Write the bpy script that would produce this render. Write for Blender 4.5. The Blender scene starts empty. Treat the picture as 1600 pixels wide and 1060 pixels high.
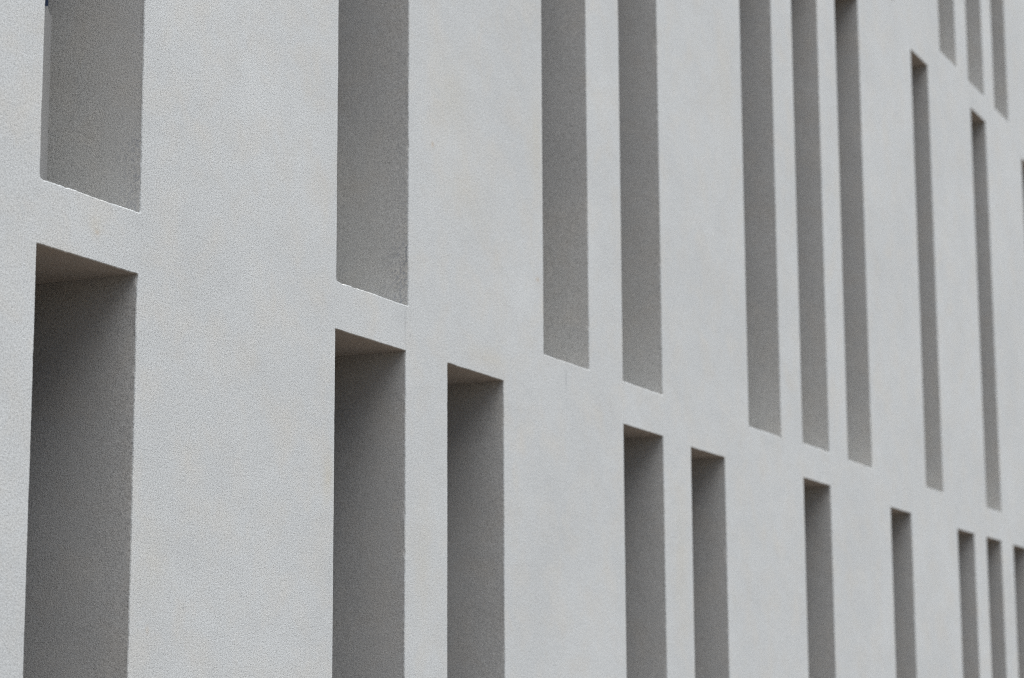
import bpy, bmesh, math, random
from mathutils import Vector
random.seed(11)
sc = bpy.context.scene
COL = sc.collection
D = 4.0            # camera to wall, metres
EYE = 1.75         # eye height
DEPTH = 0.36       # depth of the slots

# ------------------------------------------------------------------ materials
def mat(name):
    m = bpy.data.materials.new(name); m.use_nodes = True
    nt = m.node_tree
    return m, nt, nt.nodes['Principled BSDF']
def N(nt, t, **kw):
    n = nt.nodes.new(t)
    for k, v in kw.items():
        if k in n.inputs: n.inputs[k].default_value = v
        else: setattr(n, k, v)
    return n
def mix(nt, a, b, fac, blend='MIX'):
    n = nt.nodes.new('ShaderNodeMix'); n.data_type = 'RGBA'; n.blend_type = blend
    for sock, v in ((n.inputs[0], fac), (n.inputs[6], a), (n.inputs[7], b)):
        if isinstance(v, bpy.types.NodeSocket): nt.links.new(v, sock)
        else: sock.default_value = v
    return n.outputs[2]
def ramp(nt, src, stops):
    r = nt.nodes.new('ShaderNodeValToRGB')
    el = r.color_ramp.elements
    while len(el) < len(stops): el.new(.5)
    for e, (p, c) in zip(el, stops):
        e.position = p; e.color = (c, c, c, 1) if isinstance(c, (int, float)) else (*c, 1)
    nt.links.new(src, r.inputs[0]); return r.outputs[0]
def noise(nt, vec, scale, detail=2, rough=.5, dist=0):
    n = N(nt, 'ShaderNodeTexNoise', Scale=scale, Detail=detail, Roughness=rough, Distortion=dist)
    nt.links.new(vec, n.inputs['Vector']); return n.outputs['Fac']
def mapping(nt, scale, rot=(0, 0, 0)):
    tc = nt.nodes.new('ShaderNodeTexCoord'); mp = nt.nodes.new('ShaderNodeMapping')
    mp.inputs['Scale'].default_value = scale; mp.inputs['Rotation'].default_value = rot
    nt.links.new(tc.outputs['Object'], mp.inputs[0]); return mp.outputs[0]

# stains, rust spots and hairlines on the wall face: x, z, half width, half height (metres), kind, strength
MARKS = [
    (6.901, 2.650, 0.0402, 0.0898, 'warm', 0.75),
    (8.656, 4.261, 0.0659, 0.2141, 'warm', 0.55),
    (7.851, 4.268, 0.1597, 0.1586, 'warm', 0.4),
    (7.992, 3.906, 0.2048, 0.1322, 'warm', 0.3),
    (13.074, 4.962, 0.0924, 0.4512, 'warm', 0.35),
    (11.020, 5.114, 0.1395, 0.2855, 'warm', 0.3),
    (8.175, 3.264, 0.1915, 0.0419, 'warm', 0.4),
    (5.849, 2.280, 0.0760, 0.1366, 'warm', 0.3),
    (5.507, 3.268, 0.0452, 0.0312, 'warm', 0.45),
    (7.613, 2.395, 0.0727, 0.2164, 'warm', 0.35),
    (10.287, 2.571, 0.0766, 0.3407, 'warm', 0.35),
    (8.947, 3.280, 0.0088, 0.0310, 'dark', 0.6),
    (7.472, 3.287, 0.0066, 0.0734, 'dark', 0.4),
    (7.510, 3.247, 0.0092, 0.0044, 'dark', 0.8),
    (6.018, 2.152, 0.0061, 0.0034, 'dark', 0.8),
    (6.347, 2.205, 0.0062, 0.0033, 'dark', 0.7),
    (8.660, 3.667, 0.0169, 0.0097, 'rust', 0.7),
    (7.692, 4.031, 0.0135, 0.0116, 'rust', 0.7),
    (5.515, 3.246, 0.0113, 0.0088, 'rust', 0.5),
    (5.823, 2.075, 0.0102, 0.0135, 'rust', 0.4),
    (6.369, 3.348, 0.0080, 0.0043, 'dark', 0.55),
    (6.498, 3.251, 0.0066, 0.0035, 'dark', 0.55),
    (10.823, 3.354, 0.1223, 0.0330, 'dark', 0.16),
    (7.454, 3.309, 0.0511, 0.0342, 'dark', 0.18),
    (5.722, 3.325, 0.0307, 0.0160, 'dark', 0.2),
    (11.594, 3.308, 0.1481, 0.0314, 'dark', 0.12),
    (5.225, 3.309, 0.0239, 0.0188, 'dark', 0.12),
]
def render_material(name, base, grain=1.0, bump=1.0, strokes=0.0, stains=1.0, marks=()):
    """sand-textured mineral render painted pale grey"""
    m, nt, bs = mat(name)
    v = mapping(nt, (1, 1, 1))
    vs = mapping(nt, (1, 1, .22))
    big = noise(nt, v, .9, 5, .6)
    mid = noise(nt, v, 5.5, 5, .62, .4)
    streak = noise(nt, vs, 2.6, 6, .6, .3)
    fine = noise(nt, v, 260, 2, .75)
    fine2 = noise(nt, v, 120, 2, .6)
    b = Vector(base)
    c = mix(nt, (*(b * .945), 1), (*(b * 1.05), 1), ramp(nt, big, [(.32, 0), (.68, 1)]))
    c = mix(nt, c, (b[0] * 1.035, b[1] * .985, b[2] * .925, 1),
            ramp(nt, mid, [(.46, 0), (.74, .72 * stains)]))
    c = mix(nt, c, (b[0] * .95, b[1] * .955, b[2] * .96, 1),
            ramp(nt, streak, [(.5, 0), (.78, .6 * stains)]))
    # rust-tinged spots
    rv = noise(nt, v, 9.0, 2, .5)
    rv2 = noise(nt, v, 60.0, 2, .6)
    rm = nt.nodes.new('ShaderNodeMath'); rm.operation = 'MULTIPLY'
    nt.links.new(ramp(nt, rv, [(.66, 0), (.80, .9)]), rm.inputs[0])
    nt.links.new(ramp(nt, rv2, [(.5, 0), (.68, .35 * stains)]), rm.inputs[1])
    c = mix(nt, c, (b[0] * .95, b[1] * .80, b[2] * .62, 1), rm.outputs[0])
    if marks:
        sep = nt.nodes.new('ShaderNodeSeparateXYZ'); nt.links.new(v, sep.inputs[0])
        wob = noise(nt, v, 45, 3, .65)
        def M(op, a, q=None):
            n = nt.nodes.new('ShaderNodeMath'); n.operation = op
            for sk, val in zip(n.inputs, (a, q)):
                if isinstance(val, bpy.types.NodeSocket): nt.links.new(val, sk)
                elif val is not None: sk.default_value = val
            return n.outputs[0]
        for mx, mz, rx, rz, kind, st in marks:
            dx = M('DIVIDE', M('SUBTRACT', sep.outputs[0], mx), abs(rx)); dz = M('DIVIDE', M('SUBTRACT', sep.outputs[2], mz), abs(rz))
            d = M('ADD', M('MULTIPLY', dx, dx), M('MULTIPLY', dz, dz))
            e = M('POWER', 2.718, M('MULTIPLY', d, -1.1))
            st *= 1 if kind == 'warm' else .65
            e = M('MULTIPLY', e, M('MULTIPLY', M('MINIMUM', M('MULTIPLY', wob, 2.0), 1.2), st))
            col = {'warm': (1.0, .935, .83), 'dark': (.45, .46, .48), 'rust': (.80, .58, .38)}[kind]
            c = mix(nt, c, (b[0] * col[0], b[1] * col[1], b[2] * col[2], 1), M('MINIMUM', e, 1.0))
    # sand grain
    g = ramp(nt, fine, [(.36, .48), (.47, .93), (.55, 1.05), (.68, 1.28)])
    c = mix(nt, c, g, .95 * grain, 'MULTIPLY')
    g2 = ramp(nt, fine2, [(.33, .82), (.5, 1.0), (.68, 1.12)])
    c = mix(nt, c, g2, .7 * grain, 'MULTIPLY')
    # dark pin holes
    ph = noise(nt, v, 120, 1, .4)
    c = mix(nt, c, (b[0] * .42, b[1] * .42, b[2] * .45, 1), ramp(nt, ph, [(.765, 0), (.80, .75 * grain)]))
    # chipped, bluish-grey pocks where the arris is worn
    at = N(nt, 'ShaderNodeAttribute', attribute_name='wear')
    pk = nt.nodes.new('ShaderNodeMath'); pk.operation = 'MULTIPLY'
    nt.links.new(at.outputs['Fac'], pk.inputs[0])
    nt.links.new(ramp(nt, noise(nt, v, 75, 3, .6), [(.50, 0), (.60, 1)]), pk.inputs[1])
    c = mix(nt, c, (b[0] * .42, b[1] * .46, b[2] * .56, 1), pk.outputs[0])
    nt.links.new(c, bs.inputs['Base Color'])
    bs.inputs['Roughness'].default_value = .93
    bs.inputs['Specular IOR Level'].default_value = .15
    # relief: coarse trowel waves, then grain
    b1 = N(nt, 'ShaderNodeBump', Strength=1.0, Distance=.006 * bump)
    nt.links.new(noise(nt, v, 3.2, 3, .5), b1.inputs['Height'])
    b2 = N(nt, 'ShaderNodeBump', Strength=.5 * bump, Distance=.0011)
    nt.links.new(fine2, b2.inputs['Height']); nt.links.new(b1.outputs[0], b2.inputs['Normal'])
    b3 = N(nt, 'ShaderNodeBump', Strength=.8 * bump, Distance=.0015)
    nt.links.new(fine, b3.inputs['Height']); nt.links.new(b2.outputs[0], b3.inputs['Normal'])
    last = b3
    if strokes:
        sv = mapping(nt, (1, .10, 1), (math.radians(24), 0, 0))
        b4 = N(nt, 'ShaderNodeBump', Strength=strokes, Distance=.005)
        nt.links.new(noise(nt, sv, 75, 3, .6), b4.inputs['Height'])
        nt.links.new(b3.outputs[0], b4.inputs['Normal']); last = b4
    nt.links.new(last.outputs[0], bs.inputs['Normal'])
    return m
BASE = (.290, .304, .306)
M_WALL = render_material('pale_grey_render', BASE, marks=MARKS)
M_LINING = render_material('lining_render', (.290, .292, .284), grain=.75, bump=1.0, strokes=.06, stains=.8)
M_SILL = render_material('sill_bounce_render', (.52, .525, .515), grain=.7, bump=.6, stains=.6)  # unseen sill, made paler than the lining to bounce light up the jambs
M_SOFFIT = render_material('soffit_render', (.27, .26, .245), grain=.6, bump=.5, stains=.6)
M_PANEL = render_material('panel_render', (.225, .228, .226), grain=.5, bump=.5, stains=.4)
def plain(name, col, rough, spec=.4, metal=0):
    m, nt, bs = mat(name)
    v = mapping(nt, (1, 1, 1))
    c = mix(nt, (*[x * .88 for x in col], 1), (*[min(1, x * 1.1) for x in col], 1), noise(nt, v, 7, 4, .6))
    nt.links.new(c, bs.inputs['Base Color'])
    bs.inputs['Roughness'].default_value = rough; bs.inputs['Specular IOR Level'].default_value = spec
    bs.inputs['Metallic'].default_value = metal
    return m
M_GLASS = plain('dark_glazing', (.018, .028, .055), .07, .5)
M_COPING = plain('coping_metal', (.30, .31, .32), .5, .5, .6)
M_ROOF = plain('roof_felt', (.10, .10, .10), .95, .1)
# paving: warm brown-grey slabs with joints
def paving():
    m, nt, bs = mat('warm_paving')
    v = mapping(nt, (1, 1, 1))
    br = N(nt, 'ShaderNodeTexBrick', Scale=1.0)
    br.inputs['Color1'].default_value = (.15, .116, .086, 1); br.inputs['Color2'].default_value = (.13, .102, .078, 1)
    br.inputs['Mortar'].default_value = (.09, .08, .07, 1)
    br.inputs['Mortar Size'].default_value = .006; br.inputs['Brick Width'].default_value = .6; br.inputs['Row Height'].default_value = .4
    nt.links.new(v, br.inputs['Vector'])
    c = mix(nt, br.outputs['Color'], ramp(nt, noise(nt, v, 1.7, 6, .65), [(.3, .75), (.7, 1.1)]), .6, 'MULTIPLY')
    c = mix(nt, c, ramp(nt, noise(nt, v, 150, 2, .6), [(.3, .8), (.7, 1.1)]), .5, 'MULTIPLY')
    nt.links.new(c, bs.inputs['Base Color']); bs.inputs['Roughness'].default_value = .9
    bp = N(nt, 'ShaderNodeBump', Strength=.4, Distance=.004)
    nt.links.new(br.outputs['Fac'], bp.inputs['Height']); bp.invert = True
    nt.links.new(bp.outputs[0], bs.inputs['Normal'])
    return m
M_PAVE = paving()

# ------------------------------------------------------------------ helpers
def obj(name, bm, m, parent=None):
    me = bpy.data.meshes.new(name); bm.to_mesh(me); bm.free(); me.materials.append(m)
    o = bpy.data.objects.new(name, me); COL.objects.link(o)
    if parent: o.parent = parent
    return o
def quad(bm, a, b, c, d, smooth=False):
    f = bm.faces.new((a, b, c, d)); f.smooth = smooth; return f
def box(bm, x0, x1, y0, y1, z0, z1, skip=()):
    v = [bm.verts.new(p) for p in ((x0,y0,z0),(x1,y0,z0),(x1,y1,z0),(x0,y1,z0),(x0,y0,z1),(x1,y0,z1),(x1,y1,z1),(x0,y1,z1))]
    F = {'bottom':(3,2,1,0),'top':(4,5,6,7),'front':(0,1,5,4),'right':(1,2,6,5),'back':(2,3,7,6),'left':(3,0,4,7)}
    for k, i in F.items():
        if k not in skip: bm.faces.new([v[j] for j in i])

# ------------------------------------------------------------------ the slots: (u left, u right, z bottom, z top) in wall units
ZAB = -.397
S = []
for l, r, t in ((1.3065,1.4322,.3520),(1.7368,1.8690,.3578),(1.9550,2.0812,.3588),(2.3966,2.5194,.3524),(2.6103,2.7308,.3495),
                (3.0460,3.1695,.3554),(3.4750,3.5932,.3516),(3.8812,3.9977,.3498),(4.0840,4.1960,.3515),(4.2884,4.4060,.3520)):
    S.append(['A', l, r, ZAB + random.uniform(-.002, .002), t])
for l, r, b, t in ((1.3075,1.4338,.4005,1.1529),(1.7378,1.8735,.4016,1.1529),(2.1795,2.3007,.4014,1.1535),(2.3969,2.5198,.4023,1.1525),
                   (2.8238,2.9553,.4014,1.1529),(3.0466,3.1690,.4044,1.1522),(3.2588,3.3827,.4032,1.1532),(3.6887,3.7973,.4038,1.1535),
                   (4.0937,4.2073,.4055,1.1521),(4.5015,4.6190,.4040,1.1492)):
    S.append(['B', l, r, b, t])
for l, r, b in ((3.4772,3.5957,1.2098),(3.8839,4.0004,1.2050),(4.0855,4.2070,1.2022),(4.2867,4.4023,1.1996)):
    S.append(['C', l, r, b, 1.953])
def X(u): return u * D
def Z(z): return EYE + z * D

def seg(a, b, step):
    n = max(1, int(round((Vector(b) - Vector(a)).length / step)))
    return [Vector(a).lerp(Vector(b), i / n) for i in range(n)]
NU = 340; NB = 56; NT = 56; NC = 6      # points up each side, along the sill, along the head, round a lower corner
def outline(x0, x1, z0, z1, rad, rad2=None):
    """counted outline: down the left side, round, along the sill, round, up the right side, along the head"""
    P = []
    if rad2 is None: rad2 = min(rad, .0035)
    for i in range(NU): P.append((x0, z1 + (z0 + rad - z1) * i / NU))
    for i in range(NC):
        a = math.pi + math.pi / 2 * i / NC; P.append((x0 + rad + rad * math.cos(a), z0 + rad + rad * math.sin(a)))
    for i in range(NB): P.append((x0 + rad + (x1 - x0 - rad - rad2) * i / NB, z0))
    for i in range(NC):
        a = -math.pi / 2 + math.pi / 2 * i / NC; P.append((x1 - rad2 + rad2 * math.cos(a), z0 + rad2 + rad2 * math.sin(a)))
    for i in range(NU): P.append((x1, z0 + rad2 + (z1 - z0 - rad2) * i / NU))
    for i in range(NT): P.append((x1 + (x0 - x1) * i / NT, z1))
    return P
IL, IB0, IB1, IR = 0, NU, NU + 2 * NC + NB, NU + 2 * NC + NB
ITOP = 2 * NU + 2 * NC + NB
NP = ITOP + NT
def normals():
    out = []
    for i in range(NP):
        if i < NU: out.append((-1, 0))
        elif i < NU + NC: out.append((-.7, -.7))
        elif i < NU + NC + NB: out.append((0, -1))
        elif i < NU + 2 * NC + NB: out.append((.7, -.7))
        elif i < ITOP: out.append((1, 0))
        else: out.append((0, 1))
    out[0] = (0, 0); out[ITOP] = (0, 0)
    return out
NRM = normals()
def jitter(rng):
    """hand-trowelled edge: slow waver, small grains, a few chips"""
    k = [rng.gauss(0, 1) for _ in range(NP)]
    slow = [rng.gauss(0, 1) for _ in range(NP // 12 + 2)]
    out = []
    for i in range(NP):
        a = i / 12; j = int(a); f = a - j; f = f * f * (3 - 2 * f)
        s = slow[j] * (1 - f) + slow[j + 1] * f
        out.append(.0005 * s + .0004 * k[i])
    for _ in range(16):
        c = rng.randrange(NP); w = rng.choice((1, 1, 2, 2, 3)); dep = rng.uniform(.001, .0028) * (1.6 if NU + NC <= c < NU + NC + NB else 1)
        for q in range(-w, w + 1): out[(c + q) % NP] += dep * (1 - abs(q) / (w + 1))
    for i in range(NU + NC, NU + NC + NB): out[i] *= 1.5
    out[0] = out[ITOP] = 0
    return out

# ------------------------------------------------------------------ facade
root = bpy.data.objects.new('slotted_facade', None); COL.objects.link(root)
root['label'] = 'pale grey rendered building facade with rows of tall narrow deep window slots'
root['category'] = 'facade'
WX0, WX1, WZ0, WZ1, WY1 = -4.0, 26.0, 0.0, 10.6, 9.0
wall = bmesh.new()
MARG = .03
rects = [(X(l) - MARG, X(r) + MARG, Z(b) - MARG, Z(t) + MARG) for _, l, r, b, t in S]
xs = sorted({WX0, WX1, *[v for r in rects for v in r[:2]]}); zs = sorted({WZ0, WZ1, *[v for r in rects for v in r[2:]]})
grid = {}
def gv(x, z):
    if (x, z) not in grid: grid[(x, z)] = wall.verts.new((x, 0, z))
    return grid[(x, z)]
for a in range(len(xs) - 1):
    for c in range(len(zs) - 1):
        cx, cz = (xs[a] + xs[a + 1]) / 2, (zs[c] + zs[c + 1]) / 2
        if any(r[0] < cx < r[1] and r[2] < cz < r[3] for r in rects): continue
        quad(wall, gv(xs[a], zs[c]), gv(xs[a + 1], zs[c]), gv(xs[a + 1], zs[c + 1]), gv(xs[a], zs[c + 1]))
# ends, back and top of the building behind the front
box(wall, WX0, WX1, 0, WY1, WZ0, WZ1, skip=('front', 'bottom', 'top'))

for k, (row, l, r, b, t) in enumerate(S):
    rng = random.Random(100 + k)
    x0, x1, z0, z1 = X(l), X(r), Z(b), Z(t)
    rad = rng.uniform(.004, .014)
    bs_, bt_, bb_ = .003, .003, .0042
    J = jitter(rng)
    def ring(bm, e, y, jf, rr, yj=0):
        P = outline(x0 - bs_ * e, x1 + bs_ * e, z0 - bb_ * e, z1 + bt_ * e, rr)
        return [bm.verts.new((p[0] + NRM[i][0] * J[i] * jf, y + yj * J[i], p[1] + NRM[i][1] * J[i] * jf)) for i, p in enumerate(P)]
    DEPTH = .358 if row == 'B' else .41
    ba = .0045
    P0 = outline(x0 - MARG, x1 + MARG, z0 - MARG, z1 + MARG, .0005)
    rc = [wall.verts.new((p[0], 0, p[1])) for p in P0]
    r0 = ring(wall, 1, 0, .5, rad + .004)
    r1 = ring(wall, .293, .293 * ba, .9, rad + .001)
    r2 = ring(wall, 0, ba, 1, rad)
    for i in range(NP):
        n = (i + 1) % NP
        quad(wall, rc[n], rc[i], r0[i], r0[n])
        quad(wall, r0[n], r0[i], r1[i], r1[n], True)
        quad(wall, r1[n], r1[i], r2[i], r2[n], True)
    # lining: left jamb, sill and right jamb in one continuous sheet of render
    lean = rng.uniform(-.004, .004)
    lin = bmesh.new()
    def lring(y, jf):
        P = outline(x0, x1, z0, z1, rad)
        return [lin.verts.new((p[0] + NRM[i][0] * J[i] * jf + lean * (y / DEPTH), y, p[1] + NRM[i][1] * J[i] * jf)) for i, p in enumerate(P[:ITOP + 1])]
    rings = [lring(y, jf) for y, jf in ((ba, 1), (ba + .005, .3), (ba + .012, 0), (.12, .0), (DEPTH + .03, 0))]
    for A_, B_ in zip(rings, rings[1:]):
        for i in range(ITOP):
            f = quad(lin, A_[i + 1], A_[i], B_[i], B_[i + 1])
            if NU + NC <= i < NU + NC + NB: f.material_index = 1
    amount = {10: .55, 11: .8, 0: .2, 1: .15}.get(k, .05)
    slot = obj('window_slot', lin, M_LINING, root)
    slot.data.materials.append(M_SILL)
    wa = slot.data.attributes.new('wear', 'FLOAT', 'POINT')
    for vi, vt in enumerate(slot.data.vertices):
        i = vi % (ITOP + 1)
        if i > IR: wa.data[vi].value = amount * max(0, 1 - vt.co.y / .07) * (1 if vt.co.z < z0 + .25 else .3 if vt.co.z < z0 + .9 else .1)
        elif NU + NC < i <= IR: wa.data[vi].value = amount * .6 * max(0, 1 - vt.co.y / .03)
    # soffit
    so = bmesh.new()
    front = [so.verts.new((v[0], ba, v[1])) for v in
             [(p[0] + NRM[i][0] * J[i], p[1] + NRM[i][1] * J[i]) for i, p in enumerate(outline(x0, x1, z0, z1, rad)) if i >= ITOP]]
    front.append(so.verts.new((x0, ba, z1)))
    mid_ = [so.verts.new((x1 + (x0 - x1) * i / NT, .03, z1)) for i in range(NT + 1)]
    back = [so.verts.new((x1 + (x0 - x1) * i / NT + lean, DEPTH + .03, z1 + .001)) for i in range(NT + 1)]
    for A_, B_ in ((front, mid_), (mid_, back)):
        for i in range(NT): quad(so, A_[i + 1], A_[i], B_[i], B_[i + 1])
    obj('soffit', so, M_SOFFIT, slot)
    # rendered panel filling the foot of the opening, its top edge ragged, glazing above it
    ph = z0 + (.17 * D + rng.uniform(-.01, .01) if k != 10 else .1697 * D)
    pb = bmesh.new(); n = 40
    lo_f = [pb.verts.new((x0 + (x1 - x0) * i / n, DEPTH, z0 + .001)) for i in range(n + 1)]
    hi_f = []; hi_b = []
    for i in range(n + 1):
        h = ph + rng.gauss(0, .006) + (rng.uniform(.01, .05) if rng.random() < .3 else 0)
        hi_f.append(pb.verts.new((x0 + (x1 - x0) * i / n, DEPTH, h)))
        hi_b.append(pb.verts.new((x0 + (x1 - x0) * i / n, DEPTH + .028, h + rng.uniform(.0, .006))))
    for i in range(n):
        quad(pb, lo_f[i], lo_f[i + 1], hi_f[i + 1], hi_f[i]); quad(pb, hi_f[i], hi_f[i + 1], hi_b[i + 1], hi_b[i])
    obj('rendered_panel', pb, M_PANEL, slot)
    gb = bmesh.new()
    box(gb, x0 + .002, x1 - .002, DEPTH + .015, DEPTH + .027, z0 + .01, z1 - .002)
    obj('window_pane', gb, M_GLASS, slot)
obj('wall', wall, M_WALL, root)
cb = bmesh.new()
box(cb, WX0 - .05, WX1 + .05, -.05, WY1 + .05, WZ1 + .001, WZ1 + .06)
bmesh.ops.bevel(cb, geom=list(cb.edges), offset=.008, segments=2, affect='EDGES')
obj('roof', cb, M_COPING, root)

gb = bmesh.new()
v = [gb.verts.new(p) for p in ((-400, -400, 0), (400, -400, 0), (400, 400, 0), (-400, 400, 0))]
gb.faces.new(v)
g = obj('pavement', gb, M_PAVE); g['kind'] = 'structure'; g.location.z = -.004

# ------------------------------------------------------------------ camera
FPX = 3573.99; TH = .172383; PH = 1.126549; RO = -.004769
cam = bpy.data.cameras.new('camera'); co = bpy.data.objects.new('camera', cam); COL.objects.link(co)
fw = Vector((math.sin(PH) * math.cos(TH), math.cos(PH) * math.cos(TH), math.sin(TH)))
rt = Vector((math.cos(PH), -math.sin(PH), 0)); up = rt.cross(fw)
rt, up = math.cos(RO) * rt + math.sin(RO) * up, -math.sin(RO) * rt + math.cos(RO) * up
from mathutils import Matrix
co.matrix_world = Matrix(((rt.x, up.x, -fw.x, 0), (rt.y, up.y, -fw.y, -D), (rt.z, up.z, -fw.z, EYE), (0, 0, 0, 1)))
cam.sensor_width = 36; cam.sensor_fit = 'HORIZONTAL'; cam.lens = FPX / 1600 * 36
cam.clip_end = 2000
cam.dof.use_dof = True; cam.dof.focus_distance = 7.5; cam.dof.aperture_fstop = 2.8
sc.camera = co
sc.cycles.use_denoising = False
sc.cycles.pixel_filter_type = 'BLACKMAN_HARRIS'; sc.cycles.filter_width = 1.0

# ------------------------------------------------------------------ light: overcast
EL, AZ = math.radians(73), math.radians(8)     # sun high in front of the wall, behind thick cloud
w = bpy.data.worlds.new('World'); sc.world = w; w.use_nodes = True
nt = w.node_tree; bg = nt.nodes['Background']
sky = nt.nodes.new('ShaderNodeTexSky'); sky.sky_type = 'NISHITA'; sky.sun_disc = False
sdir = Vector((math.sin(AZ) * math.cos(EL), -math.cos(AZ) * math.cos(EL), math.sin(EL)))
sky.sun_elevation = EL; sky.sun_rotation = math.atan2(sdir.x, sdir.y)
sky.air_density = 1.0; sky.dust_density = 1.2; sky.ozone_density = 1.0
hs = nt.nodes.new('ShaderNodeHueSaturation'); hs.inputs['Saturation'].default_value = .7
nt.links.new(sky.outputs[0], hs.inputs['Color']); nt.links.new(hs.outputs[0], bg.inputs[0])
bg.inputs[1].default_value = .05
sl = bpy.data.lights.new('sun', 'SUN'); sl.energy = 3.4; sl.angle = math.radians(74); sl.color = (1, .985, .97)
so = bpy.data.objects.new('sun', sl); COL.objects.link(so)
so.rotation_euler = (-sdir).to_track_quat('-Z', 'Y').to_euler(); so.location = (10, -20, 30)

sc.view_settings.view_transform = 'Standard'; sc.view_settings.look = 'None'
sc.view_settings.gamma = 1; sc.view_settings.use_curve_mapping = False
sc.view_settings.exposure = 1.78
